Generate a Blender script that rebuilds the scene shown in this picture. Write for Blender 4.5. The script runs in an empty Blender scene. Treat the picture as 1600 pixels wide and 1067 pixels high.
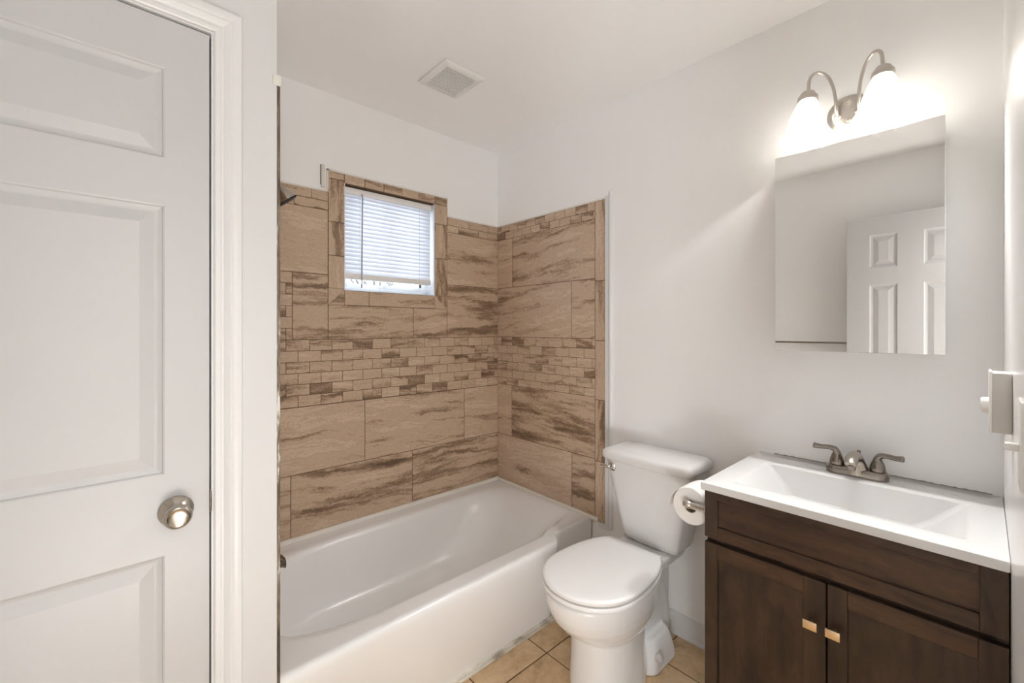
import bpy, bmesh, math, random
from mathutils import Vector, Matrix
random.seed(7)
C = bpy.context.scene.collection
sc = bpy.context.scene
PI = math.pi
R = math.radians

# ---------------------------------------------------------------- camera, world, exposure
EYE = 1.3161
cam_d = bpy.data.cameras.new('camera'); cam = bpy.data.objects.new('camera', cam_d); C.objects.link(cam)
cam.location = (0, 0, EYE); cam.rotation_euler = (R(90), 0, -R(42.4303))
cam_d.sensor_width = 36; cam_d.lens = 36 * 673.356 / 1600
cam_d.shift_y = -(533.5 - 514.936) / 1600
cam_d.clip_start = 0.005
sc.camera = cam
sc.view_settings.view_transform = 'Standard'; sc.view_settings.look = 'None'
sc.view_settings.gamma = 1; sc.view_settings.use_curve_mapping = False
sc.view_settings.exposure = 0.82
sc.cycles.max_bounces = 14; sc.cycles.diffuse_bounces = 8; sc.cycles.glossy_bounces = 6
sc.cycles.transparent_max_bounces = 12; sc.cycles.sample_clamp_indirect = 6
sc.cycles.caustics_reflective = False; sc.cycles.caustics_refractive = False

W_ = bpy.data.worlds.new('overcast_sky'); sc.world = W_; W_.use_nodes = True
bg = W_.node_tree.nodes['Background']; bg.inputs[0].default_value = (0.80, 0.90, 1.0, 1); bg.inputs[1].default_value = 3.7

def light(name, kind, loc, power, color=(1, 1, 1), size=.1, size_y=None, rot=(0, 0, 0), aim=None):
    d = bpy.data.lights.new(name, kind); d.energy = power; d.color = color
    if kind == 'AREA':
        d.size = size
        if size_y: d.shape = 'RECTANGLE'; d.size_y = size_y
    else: d.shadow_soft_size = size
    o = bpy.data.objects.new(name, d); C.objects.link(o); o.location = loc; o.rotation_euler = rot
    if aim: o.rotation_euler = (Vector(aim) - Vector(loc)).to_track_quat('-Z', 'Y').to_euler()
    return o
# added unseen fill light, low at the hall's left end behind the doorway
HALL_LEFT_FILL = light('hall_left_fill', 'AREA', (-1.1, -1.1, .25), 27, (.955, .978, 1), .8, .4, aim=(.2, .05, 1.3))
# added fill light under the hall ceiling, out of view
HALL_TOP_FILL = light('hall_ceiling_fill', 'AREA', (0.40, -0.95, 2.42), 7, (.955, .978, 1), 0.9, 0.9)
# added unseen fill light on the hall floor, shining up through the doorway
HALL_FLOOR_FILL = light('hall_floor_fill', 'AREA', (0.10, -0.75, .03), 16, (.955, .978, 1), .6, 1.0, (R(180), 0, 0))

# ---------------------------------------------------------------- materials
def mat(name, col, rough=.5, metal=0., spec=.5, coat=0., ior=1.45):
    m = bpy.data.materials.new(name); m.use_nodes = True
    b = m.node_tree.nodes['Principled BSDF']
    b.inputs['Base Color'].default_value = (*col, 1); b.inputs['Roughness'].default_value = rough
    b.inputs['Metallic'].default_value = metal; b.inputs['Specular IOR Level'].default_value = spec
    b.inputs['Coat Weight'].default_value = coat; b.inputs['IOR'].default_value = ior
    return m
class N:
    """tiny node-graph builder"""
    def __init__(s, m): s.t = m.node_tree; s.b = s.t.nodes['Principled BSDF']
    def new(s, ty, **kw):
        n = s.t.nodes.new(ty)
        for k, v in kw.items():
            if isinstance(k, str) and hasattr(n, k): setattr(n, k, v)
        return n
    def link(s, a, b): s.t.links.new(a, b)
    def noise(s, vec, scale, detail=4, rough=.55, dist=0):
        n = s.new('ShaderNodeTexNoise'); n.inputs['Scale'].default_value = scale
        n.inputs['Detail'].default_value = detail; n.inputs['Roughness'].default_value = rough
        n.inputs['Distortion'].default_value = dist
        if vec is not None: s.link(vec, n.inputs['Vector'])
        return n.outputs['Fac']
    def math(s, op, a, b=None, clamp=False):
        n = s.new('ShaderNodeMath'); n.operation = op; n.use_clamp = clamp
        for i, v in enumerate((a, b)):
            if v is None: continue
            if isinstance(v, (int, float)): n.inputs[i].default_value = v
            else: s.link(v, n.inputs[i])
        return n.outputs[0]
    def ramp(s, fac, stops):
        n = s.new('ShaderNodeValToRGB'); e = n.color_ramp.elements
        while len(e) < len(stops): e.new(.5)
        for k, (p, c) in zip(e, stops): k.position = p; k.color = (*c, 1)
        s.link(fac, n.inputs[0]); return n.outputs[0]
    def mix(s, fac, a, b, blend='MIX'):
        n = s.new('ShaderNodeMix'); n.data_type = 'RGBA'; n.blend_type = blend
        for i, v in ((0, fac), (6, a), (7, b)):
            if isinstance(v, (int, float)): n.inputs[i].default_value = v
            elif isinstance(v, tuple): n.inputs[i].default_value = (*v, 1)
            else: s.link(v, n.inputs[i])
        return n.outputs[2]
    def coord(s): return s.new('ShaderNodeTexCoord').outputs['Object']
    def sep(s, v): n = s.new('ShaderNodeSeparateXYZ'); s.link(v, n.inputs[0]); return n.outputs
    def comb(s, x, y, z):
        n = s.new('ShaderNodeCombineXYZ')
        for i, v in enumerate((x, y, z)):
            if isinstance(v, (int, float)): n.inputs[i].default_value = v
            else: s.link(v, n.inputs[i])
        return n.outputs[0]
    def bump(s, h, strength=.2, dist=.002):
        n = s.new('ShaderNodeBump'); n.inputs['Strength'].default_value = strength; n.inputs['Distance'].default_value = dist
        s.link(h, n.inputs['Height']); s.link(n.outputs[0], s.b.inputs['Normal'])

def paint(name, col, rough, bump=.12, scale=260):
    m = mat(name, col, rough); g = N(m); v = g.coord()
    f = g.noise(v, 2.2, 3)
    c = g.mix(g.math('MULTIPLY', f, .06), col, tuple(k * .86 for k in col)); g.link(c, g.b.inputs['Base Color'])
    g.bump(g.noise(v, scale, 2), bump, .0006)
    return m
M = {}
M['wall'] = paint('wall_paint', (.915, .912, .907), .42)
M['ceiling'] = paint('ceiling_paint', (.93, .929, .926), .30, .10)
M['trim'] = paint('trim_paint', (.76, .757, .75), .30, .05)
M['door'] = paint('darkened_door_paint', (.56, .558, .555), .34, .05)  # trim paint darkened to offset the strong hall fill on the door
M['wall_darkened'] = paint('darkened_wall_paint', (.68, .677, .672), .42)  # same wall paint, darkened where the closet wall gets too much light
M['porcelain'] = mat('white_porcelain', (.79, .784, .776), .10, coat=.3)
M['enamel'] = mat('tub_enamel', (.85, .847, .842), .22, coat=.2)
M['seat'] = mat('seat_plastic', (.87, .864, .856), .22)
M['stone'] = mat('white_cultured_stone', (.75, .747, .742), .13, coat=.2)
M['caulk'] = paint('caulk', (.78, .75, .69), .5, .3, 120)
M['plastic'] = mat('white_plastic', (.84, .83, .81), .35)
M['switch_side'] = mat('grey_plastic', (.60, .58, .55), .45)
M['vinyl'] = mat('white_vinyl', (.82, .84, .87), .35)
M['blind'] = mat('blind_slat', (.84, .84, .85), .45)
def translucent(m, col, amt):
    g = N(m); t = g.new('ShaderNodeBsdfTranslucent'); t.inputs[0].default_value = (*col, 1)
    x = g.new('ShaderNodeMixShader'); x.inputs[0].default_value = amt
    out = [n for n in g.t.nodes if n.type == 'OUTPUT_MATERIAL'][0]
    g.link(g.b.outputs[0], x.inputs[1]); g.link(t.outputs[0], x.inputs[2]); g.link(x.outputs[0], out.inputs[0])
translucent(M['blind'], (.85, .88, .95), .32)
M['paper'] = mat('tissue_paper', (.86, .84, .81), .9)
M['card'] = mat('cardboard', (.45, .34, .23), .9)
M['mirror'] = mat('mirror_silver', (.87, .87, .855), .006, metal=1)
M['dark'] = mat('dark_gap', (.02, .018, .016), .8)
M['gold'] = mat('brushed_gold', (.80, .62, .42), .32, metal=1)
M['chrome'] = mat('chrome', (.75, .74, .72), .08, metal=1)
def brushed(name, col, rough):
    m = mat(name, col, rough, metal=1); g = N(m); v = g.coord(); x, y, z = g.sep(v)
    f = g.noise(g.comb(g.math('MULTIPLY', x, 60), g.math('MULTIPLY', y, 60), g.math('MULTIPLY', z, 900)), 1.0, 3)
    r = g.math('ADD', g.math('MULTIPLY', f, .14), rough - .07); g.link(r, g.b.inputs['Roughness'])
    return m
M['nickel'] = brushed('brushed_nickel', (.46, .415, .36), .25)
M['nickel_dark'] = brushed('dark_brushed_nickel', (.27, .24, .21), .22)
M['nickel_light'] = brushed('satin_nickel', (.62, .58, .53), .30)

def tile_mat():
    m = mat('veined_stone_tile', (.3, .2, .13), .34); g = N(m)
    x, y, z = g.sep(g.coord())
    at = g.new('ShaderNodeAttribute'); at.attribute_name = 'tr'; tr = at.outputs['Fac']
    av = g.new('ShaderNodeAttribute'); av.attribute_name = 'vr'; vr = av.outputs['Fac']
    u = g.math('ADD', x, y)
    nv = g.math('SUBTRACT', 1.0, vr)
    a = g.math('ADD', g.math('MULTIPLY', u, nv), g.math('MULTIPLY', z, vr))
    b = g.math('ADD', g.math('MULTIPLY', z, nv), g.math('MULTIPLY', u, vr))
    off = g.math('MULTIPLY', tr, 37.0)
    a = g.math('ADD', a, off)
    # slope of the bedding differs from tile to tile
    tilt = g.math('MULTIPLY', g.math('SUBTRACT', g.math('FRACT', g.math('MULTIPLY', tr, 7.31)), .40), .17)
    b = g.math('ADD', b, g.math('MULTIPLY', g.math('SUBTRACT', a, off), tilt))
    w1 = g.noise(g.comb(g.math('MULTIPLY', a, 3.0), g.math('MULTIPLY', b, 5.0), off), 1.0, 3, .5)
    b2 = g.math('ADD', b, g.math('MULTIPLY', w1, .055))
    w2 = g.noise(g.comb(g.math('MULTIPLY', a, 14.0), g.math('MULTIPLY', b2, 26.0), off), 1.0, 5, .6)
    b3 = g.math('ADD', b2, g.math('MULTIPLY', w2, .040))
    w3 = g.noise(g.comb(g.math('MULTIPLY', a, 55.0), g.math('MULTIPLY', b2, 80.0), off), 1.0, 5, .65)
    b3 = g.math('ADD', b3, g.math('MULTIPLY', w3, .014))
    n1 = g.noise(g.comb(g.math('MULTIPLY', a, 1.7), g.math('MULTIPLY', b3, 15.0), off), 1.0, 6, .58)
    n2 = g.noise(g.comb(g.math('MULTIPLY', a, 5.0), g.math('MULTIPLY', b3, 46.0), off), 1.0, 5, .6)
    n3 = g.noise(g.comb(g.math('MULTIPLY', a, 90), g.math('MULTIPLY', b, 130), off), 1.0, 4, .65)
    f = g.math('ADD', g.math('MULTIPLY', n1, .54), g.math('MULTIPLY', n2, .31))
    f = g.math('ADD', f, g.math('MULTIPLY', n3, .15))
    f = g.math('ADD', f, g.math('MULTIPLY', g.math('SUBTRACT', g.math('FRACT', g.math('MULTIPLY', tr, 3.77)), .5), .085))
    c = g.ramp(f, [(.345, (.135, .082, .049)), (.42, (.265, .174, .110)), (.465, (.45, .322, .222)), (.505, (.57, .428, .31)), (.545, (.49, .358, .254)), (.585, (.64, .50, .375)), (.63, (.50, .372, .27)), (.70, (.63, .505, .39))])
    g.link(c, g.b.inputs['Base Color'])
    g.link(g.math('ADD', g.math('MULTIPLY', n3, .25), .22), g.b.inputs['Roughness'])
    g.bump(f, .15, .001)
    return m
M['tile'] = tile_mat()
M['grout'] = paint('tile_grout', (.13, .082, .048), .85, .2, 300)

def floor_mat():
    m = mat('tan_floor_tile', (.4, .27, .15), .38); g = N(m); v = g.coord(); x, y, z = g.sep(v)
    at = g.new('ShaderNodeAttribute'); at.attribute_name = 'tr'; tr = at.outputs['Fac']
    vec = g.comb(x, y, g.math('MULTIPLY', tr, 20))
    f1 = g.noise(vec, 7, 5, .6, .6); f2 = g.noise(vec, 42, 4, .6); 
    f = g.math('ADD', g.math('MULTIPLY', f1, .7), g.math('MULTIPLY', f2, .3))
    f = g.math('ADD', f, g.math('MULTIPLY', g.math('SUBTRACT', tr, .5), .05))
    c = g.ramp(f, [(.32, (.40, .255, .135)), (.47, (.60, .415, .235)), (.56, (.68, .49, .295)), (.70, (.76, .58, .375))])
    g.link(c, g.b.inputs['Base Color']); g.bump(f2, .1, .001)
    return m
M['floor'] = floor_mat()
M['floor_grout'] = paint('floor_grout', (.10, .048, .022), .9, .2, 300)

def wood_mat(name, axis, tint=(1, 1, 1), scale=1.0):
    m = mat(name, (.05, .03, .02), .36); g = N(m); v = g.coord(); x, y, z = g.sep(v)
    if axis == 'z': vec = g.comb(g.math('MULTIPLY', y, 26), g.math('MULTIPLY', x, 26), g.math('MULTIPLY', z, 2.2))
    else: vec = g.comb(g.math('MULTIPLY', y, 2.4), g.math('MULTIPLY', x, 26), g.math('MULTIPLY', z, 30))
    w = g.noise(v, 5, 3)
    ad = g.new('ShaderNodeVectorMath'); ad.operation = 'MULTIPLY_ADD'
    g.link(w, ad.inputs[0]); ad.inputs[1].default_value = (2.5, 2.5, 2.5); g.link(vec, ad.inputs[2])
    f1 = g.noise(ad.outputs[0], 1.0, 6, .6); f2 = g.noise(v, 3.2, 3)
    f = g.math('ADD', g.math('MULTIPLY', f1, .7), g.math('MULTIPLY', f2, .3))
    t = lambda c: tuple(a * b for a, b in zip(c, tint))
    c = g.ramp(f, [(.34, t((.020, .011, .007))), (.48, t((.045, .026, .016))), (.60, t((.070, .041, .025))), (.72, t((.10, .062, .040)))])
    g.link(c, g.b.inputs['Base Color']); g.bump(f1, .08, .0006)
    return m
M['wood_v'] = wood_mat('espresso_wood_upright_grain', 'z')
M['wood_h'] = wood_mat('espresso_wood_level_grain', 'y', (1.35, 1.22, 1.1))

def glass_pane():
    m = bpy.data.materials.new('window_glass'); m.use_nodes = True; t = m.node_tree; t.nodes.clear()
    o = t.nodes.new('ShaderNodeOutputMaterial'); a = t.nodes.new('ShaderNodeBsdfTransparent'); b = t.nodes.new('ShaderNodeBsdfGlossy')
    b.inputs['Roughness'].default_value = .02; x = t.nodes.new('ShaderNodeMixShader'); f = t.nodes.new('ShaderNodeFresnel'); f.inputs[0].default_value = .95
    t.links.new(f.outputs[0], x.inputs[0]); t.links.new(a.outputs[0], x.inputs[1]); t.links.new(b.outputs[0], x.inputs[2]); t.links.new(x.outputs[0], o.inputs[0])
    return m
M['glass'] = glass_pane()
def lit_glass():
    m = mat('lit_frosted_glass', (.9, .89, .86), .3); g = N(m)
    g.b.inputs['Emission Color'].default_value = (1, .97, .93, 1); g.b.inputs['Emission Strength'].default_value = .95
    translucent(m, (.95, .93, .9), .16)
    return m
M['shade'] = lit_glass()
M['bulb'] = mat('lit_bulb', (1, 1, 1), .4)
_b = M['bulb'].node_tree.nodes['Principled BSDF']; _b.inputs['Emission Color'].default_value = (1, .94, .85, 1); _b.inputs['Emission Strength'].default_value = 8
M['snow'] = paint('snow', (.85, .87, .9), .8, .1, 20)
M['bark'] = mat('bark', (.10, .095, .09), .9)

# ---------------------------------------------------------------- mesh helpers
def obj(name, bm, m, parent=None, smooth=35, loc=None):
    bmesh.ops.recalc_face_normals(bm, faces=bm.faces)
    me = bpy.data.meshes.new(name)
    if smooth:
        a = R(smooth)
        for f in bm.faces: f.smooth = True
        for e in bm.edges:
            e.smooth = not (len(e.link_faces) == 2 and e.calc_face_angle(0) > a)
    bm.to_mesh(me); bm.free()
    ms = m if isinstance(m, (list, tuple)) else [m]
    for k in ms: me.materials.append(k)
    o = bpy.data.objects.new(name, me); C.objects.link(o)
    if parent is not None: o.parent = parent; o.matrix_parent_inverse = parent.matrix_basis.inverted()
    return o
def thing(name, label, cat, loc=(0, 0, 0), group=None):
    o = bpy.data.objects.new(name, None); C.objects.link(o); o.location = loc; o.empty_display_size = .05
    return tag(o, label, cat, group)
def tag(o, label, cat, group=None):
    o['label'] = label; o['category'] = cat
    if group: o['group'] = group
    return o
def struct(name, bm, m, smooth=30, label=None):
    o = obj(name, bm, m, None, smooth); o['kind'] = 'structure'
    if label: o['label'] = label
    return o
def B(): return bmesh.new()
def add(bm, tmp, mi=0):
    me = bpy.data.meshes.new('t'); 
    for f in tmp.faces: f.material_index = mi
    tmp.to_mesh(me); tmp.free(); bm.from_mesh(me); bpy.data.meshes.remove(me)
def box(bm, x0, x1, y0, y1, z0, z1, bev=0, seg=2, mi=0, rot=None):
    t = B(); bmesh.ops.create_cube(t, size=1)
    for v in t.verts: v.co = Vector(((x0 + x1) / 2 + v.co.x * (x1 - x0), (y0 + y1) / 2 + v.co.y * (y1 - y0), (z0 + z1) / 2 + v.co.z * (z1 - z0)))
    if bev: bmesh.ops.bevel(t, geom=list(t.edges), offset=bev, segments=seg, affect='EDGES', profile=.5)
    if rot is not None: t.transform(rot)
    add(bm, t, mi)
def loft(bm, rings, cap0=True, cap1=True, closed=True, mi=0):
    vs = [[bm.verts.new(p) for p in r] for r in rings]
    n = len(rings[0])
    for a, b in zip(vs, vs[1:]):
        for i in range(n if closed else n - 1):
            j = (i + 1) % n
            try: f = bm.faces.new((a[i], a[j], b[j], b[i])); f.material_index = mi
            except ValueError: pass
    if cap0: f = bm.faces.new(vs[0][::-1]); f.material_index = mi
    if cap1: f = bm.faces.new(vs[-1]); f.material_index = mi
    return vs
def lathe(bm, prof, loc=(0, 0, 0), axis=(0, 0, 1), seg=40, mi=0):
    q = Vector((0, 0, 1)).rotation_difference(Vector(axis).normalized()); L = Vector(loc)
    rings = []
    for r, h in prof:
        r = max(r, 1e-5)
        rings.append([L + q @ Vector((r * math.cos(2 * PI * k / seg), r * math.sin(2 * PI * k / seg), h)) for k in range(seg)])
    loft(bm, rings, prof[0][0] > 1e-4, prof[-1][0] > 1e-4, mi=mi)
    bmesh.ops.remove_doubles(bm, verts=bm.verts, dist=3e-5)
def spline(pts, n=8):
    P = [Vector(p) for p in pts]; P = [P[0] * 2 - P[1]] + P + [P[-1] * 2 - P[-2]]; out = []
    for i in range(1, len(P) - 2):
        p0, p1, p2, p3 = P[i - 1:i + 3]
        for k in range(n):
            t = k / n
            out.append(.5 * ((2 * p1) + (p2 - p0) * t + (2 * p0 - 5 * p1 + 4 * p2 - p3) * t * t + (3 * p1 - p0 - 3 * p2 + p3) * t ** 3))
    out.append(P[-2].copy()); return out
def tube(bm, pts, rad, seg=14, mi=0, flat=1.0, up=None):
    pts = [Vector(p) for p in pts]; n = len(pts)
    rad = [rad] * n if isinstance(rad, (int, float)) else list(rad)
    if len(rad) != n:
        m_ = len(rad) - 1; rad = [rad[min(int(i / (n - 1) * m_), m_ - 1)] * (1 - ((i / (n - 1) * m_) - min(int(i / (n - 1) * m_), m_ - 1))) + rad[min(int(i / (n - 1) * m_), m_ - 1) + 1] * ((i / (n - 1) * m_) - min(int(i / (n - 1) * m_), m_ - 1)) for i in range(n)]
    T = [(pts[min(i + 1, n - 1)] - pts[max(i - 1, 0)]).normalized() for i in range(n)]
    u = Vector(up) if up else (Vector((0, 0, 1)) if abs(T[0].z) < .9 else Vector((1, 0, 0)))
    u = (u - T[0] * u.dot(T[0])).normalized(); rings = []
    for i in range(n):
        u = (u - T[i] * u.dot(T[i])).normalized(); w = T[i].cross(u)
        rings.append([pts[i] + (u * math.cos(2 * PI * k / seg) * flat + w * math.sin(2 * PI * k / seg)) * rad[i] for k in range(seg)])
    loft(bm, rings, mi=mi)
def rrect(x0, x1, y0, y1, z, r, n=6):
    """rounded rectangle ring"""
    out = []
    for cx, cy, a0 in ((x1 - r, y0 + r, -90), (x1 - r, y1 - r, 0), (x0 + r, y1 - r, 90), (x0 + r, y0 + r, 180)):
        for k in range(n + 1):
            a = R(a0 + 90 * k / n); out.append(Vector((cx + r * math.cos(a), cy + r * math.sin(a), z)))
    return out

# ---------------------------------------------------------------- the room shell
XW, YB, YC, YF, XL, ZC = 1.7951, 2.1009, 1.2628, -.037, -.36, 2.44
YT = 2.0929                       # face of the tiles on the window wall
XS = .3103                        # shower end wall
WX0, WX1, WZ0, WZ1 = .8100, 1.3210, 1.5065, 2.0262      # window opening
bm = B(); box(bm, -1.9, XW + .1, -1.9, YB + .15, -.09, -.004); fl = struct('floor', bm, M['floor_grout'])
bm = B(); ly = bm.faces.layers.float.new('tr')
px = 1.29 - .3105 * 6
ix = 0
for i in range(9):
    for j in range(11):
        x0, x1 = px + i * .3105, px + (i + 1) * .3105; y0, y1 = 1.2008 - .3105 * (j - 1), 1.2008 - .3105 * (j - 2)
        x0, x1 = max(x0, XL), min(x1, XW); y0, y1 = max(y0, -1.85), min(y1, 1.40)
        if x1 - x0 < .01 or y1 - y0 < .01: continue
        n0 = len(bm.faces); g = .0022
        box(bm, x0 + g, x1 - g, y0 + g, y1 - g, -.004, 0, .0015, 1)
        bm.faces.ensure_lookup_table(); r_ = random.random()
        for f in bm.faces[n0:]: f[ly] = r_
obj('floor_tiles', bm, M['floor'], fl)
bm = B(); box(bm, -1.9, XW + .1, -1.9, YB + .15, ZC, ZC + .1); struct('ceiling', bm, M['ceiling'])
bm = B()
for a in ((XL - .1, WX0, 0, ZC), (WX1, XW + .1, 0, ZC), (WX0, WX1, 0, WZ0), (WX0, WX1, WZ1, ZC)):
    box(bm, a[0], a[1], YB, YB + .14, a[2], a[3])
wall_back = struct('wall_back', bm, M['wall'])
bm = B(); box(bm, XW, XW + .1, -.2, YB, 0, ZC); wall_right = struct('wall_right', bm, M['wall'])
bm = B(); box(bm, XL - .1, XL, YF - .12, YB, 0, ZC); struct('wall_left', bm, M['wall'])
# front wall with the doorway the photograph is taken from
DX0, DX1 = -.225, .42
bm = B()
for a in ((DX1, XW, 0, ZC), (XL, DX0, 0, ZC), (DX0, DX1, 2.05, ZC)): box(bm, a[0], a[1], YF - .12, YF, a[2], a[3])
struct('wall_front', bm, paint('semi_gloss_wall_paint', (.88, .877, .87), .20, .02))
bm = B(); box(bm, -1.8, 1.15, -1.9, -1.8, 0, ZC); box(bm, 1.05, 1.15, -1.8, YF - .12, 0, ZC); box(bm, -1.9, -1.8, -1.9, YF - .02, 0, ZC); box(bm, -1.8, XL, YF - .12, YF - .02, 0, ZC); struct('wall_hall', bm, M['wall'])
# closet wall beside the tub: the door opening is in it
CX0, CX1 = -.300, .1668
bm = B()
for a in ((CX1 + .014, XS, 0, ZC), (XL, CX0 - .014, 0, ZC), (CX0 - .014, CX1 + .014, 2.048, ZC)): box(bm, a[0], a[1], YC, YC + .11, a[2], a[3])
box(bm, XS - .11, XS, YC + .11, YB, 0, ZC)
wall_closet = struct('wall_closet', bm, M['wall_darkened'])

# ---------------------------------------------------------------- tiles
def subtract(r, h):
    a0, a1, b0, b1 = r; c0, c1, d0, d1 = h
    if c0 >= a1 or c1 <= a0 or d0 >= b1 or d1 <= b0: return [r]
    out = []
    if a0 < c0: out.append((a0, c0, b0, b1))
    if a1 > c1: out.append((c1, a1, b0, b1))
    m0, m1 = max(a0, c0), min(a1, c1)
    if b0 < d0: out.append((m0, m1, b0, d0))
    if b1 > d1: out.append((m0, m1, d1, b1))
    return out
class Tiles:
    def __init__(s): s.bm = B(); s.a = s.bm.faces.layers.float.new('tr'); s.b = s.bm.faces.layers.float.new('vr')
    def slab(s, kind, u0, u1, v0, v1, d0, d1, vert=0, rnd=None, g=.0016, poly=None):
        if u1 - u0 < .004 or v1 - v0 < .004: return
        rnd = random.random() if rnd is None else rnd
        n0 = len(s.bm.faces)
        if poly is None:
            if kind == 'y': box(s.bm, u0 + g, u1 - g, d0, d1, v0 + g, v1 - g, .0007, 1)
            else: box(s.bm, d0, d1, u0 + g, u1 - g, v0 + g, v1 - g, .0007, 1)
        else:
            loft(s.bm, [[Vector((u, d, v)) for u, v in poly] for d in (d0, d1)])
        s.bm.faces.ensure_lookup_table()
        for f in s.bm.faces[n0:]: f[s.a] = rnd; f[s.b] = vert
def mosaic(T, kind, u0, u1, v0, rows, base, d0, d1, hole=None, hh=.0508, ww=.1006, skip=None, vmax=None):
    for r in range(rows):
        b = base + (.5 * ww if r % 2 else 0); k = math.floor((u0 - b) / ww)
        while b + k * ww < u1:
            a0, a1 = max(b + k * ww, u0), min(b + (k + 1) * ww, u1); k += 1
            z0 = v0 - (r + 1) * hh; z1 = v0 - r * hh
            if vmax is not None: z0 = max(z0, vmax)
            rr = random.random()
            for q in (subtract((a0, a1, z0, z1), hole) if hole else [(a0, a1, z0, z1)]): T.slab(kind, *q, d0, d1, rnd=rr, g=.0012)
FR = (.734, 1.4050, 1.4345, 2.0700)          # outer edge of the tile frame round the window
ZB, Z1, Z2, Z3, Z4, ZT = .350, .6605, .9640, 1.2700, 1.5760, 1.8800
TOP = 1.9660
bm = B()
for q in subtract((XS, XW, ZB, TOP), FR) + subtract(FR, (WX0, WX1, WZ0, WZ1)): box(bm, q[0], q[1], YT + .0012, YB, q[2], q[3])
T = Tiles()
def row(T, kind, u0, u1, z0, z1, joints, d0, d1, hole=None):
    e = [u0] + [j for j in joints if u0 < j < u1] + [u1]
    for a0, a1 in zip(e, e[1:]):
        rr = random.random()
        for q in (subtract((a0, a1, z0, z1), hole) if hole else [(a0, a1, z0, z1)]): T.slab(kind, *q, d0, d1, rnd=rr)
row(T, 'y', XS, XW, ZB, Z1, [.571, 1.1803], YT, YB)
row(T, 'y', XS, XW, Z1, Z2, [.9137, 1.5268], YT, YB)
mosaic(T, 'y', XS, XW, Z3, 6, .6518 - .1006 * 3, YT, YB)
row(T, 'y', .577, XW, Z3, Z4, [1.1852, 1.793], YT, YB, FR)
mosaic(T, 'y', XS, .577, Z4, 6, .40, YT, YB)
row(T, 'y', XS, XW, Z4, ZT, [.734], YT, YB, FR)
mosaic(T, 'y', XS, XW, TOP, 2, .66, YT, YB, FR, hh=.043, ww=.15)
# frame round the window
f0, f1 = YT - .003, YB
zs = [2.0700, 2.035, 1.83, 1.67, 1.5065 + .006]
for i, (a, b) in enumerate(zip(zs, zs[1:])): T.slab('y', FR[0], WX0, b, a, f0, f1, 1 if i else 0)
for a, b in zip([2.0262, 1.915, 1.72], [1.915, 1.72, 1.5065]): T.slab('y', WX1, FR[1], b, a, f0, f1, 1)
T.slab('y', WX1, FR[1], 2.0262, 2.07, f0, f1, 0)
xs = [WX0] + [WX0 + .1022 * k for k in range(1, 5)] + [WX1]
for a, b in zip(xs, xs[1:]): T.slab('y', a, b, 2.0262, 2.07, f0, f1)
xs = [WX0, .935, WX1]
for a, b in zip(xs, xs[1:]): T.slab('y', a, b, FR[2], WZ0, f0, f1)
k = .0008
T.slab('y', 0, 1, 0, 1, f0, f1, 1, poly=[(FR[0], FR[2] + k), (WX0 - k, WZ0 - k), (WX0 - k, WZ0 + .006), (FR[0], WZ0 + .006)])
T.slab('y', 0, 1, 0, 1, f0, f1, 0, poly=[(FR[0] + k, FR[2]), (WX0, FR[2]), (WX0, WZ0 - k)])
T.slab('y', 0, 1, 0, 1, f0, f1, 1, poly=[(FR[1], FR[2] + k), (FR[1], WZ0), (WX1 + k, WZ0)])
T.slab('y', 0, 1, 0, 1, f0, f1, 0, poly=[(FR[1] - k, FR[2]), (WX1, WZ0 - k), (WX1, FR[2])])
o = obj('grout_bed', bm, M['grout'], wall_back)
ts = obj('tile_surround', T.bm, M['tile'], wall_back); ts['label'] = 'brown veined stone look tile'
# right wall
XT = XW - .0080
def rtiles(XA, XBk, parent):
    T = Tiles(); y0, y1 = 1.2705, YT
    es = 1.3305
    for a, b in zip([TOP, 1.562, 1.261, .9613, .6518], [1.562, 1.261, .9613, .6518, ZB]): T.slab('x', y0, es, b, a, XA, XBk, 1)
    row(T, 'x', es, y1, ZB, Z1, [1.4823], XA, XBk)
    row(T, 'x', es, y1, Z1, Z2 + .01, [1.9576], XA, XBk)
    mosaic(T, 'x', es, y1, Z3, 6, 1.35, XA, XBk, vmax=Z2 + .01)
    row(T, 'x', es, y1, Z3, Z4, [1.4860], XA, XBk)
    row(T, 'x', es, y1, Z4, ZT, [1.9521], XA, XBk)
    mosaic(T, 'x', es, y1, TOP, 2, 1.38, XA, XBk, hh=.043, ww=.075)
    q = obj('tile_surround', T.bm, M['tile'], parent); q['label'] = 'brown veined stone look tile'
    bm = B(); a, b = sorted((XA, XBk)); s_ = .0012
    if XA < XBk: box(bm, a + s_, b, y0 + .001, y1, ZB, TOP)
    else: box(bm, a, b - s_, y0 + .001, y1, ZB, TOP)
    obj('grout_bed', bm, M['grout'], parent)
rtiles(XT, XW, wall_right)
rtiles(XS + .0085, XS, wall_closet)

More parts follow.
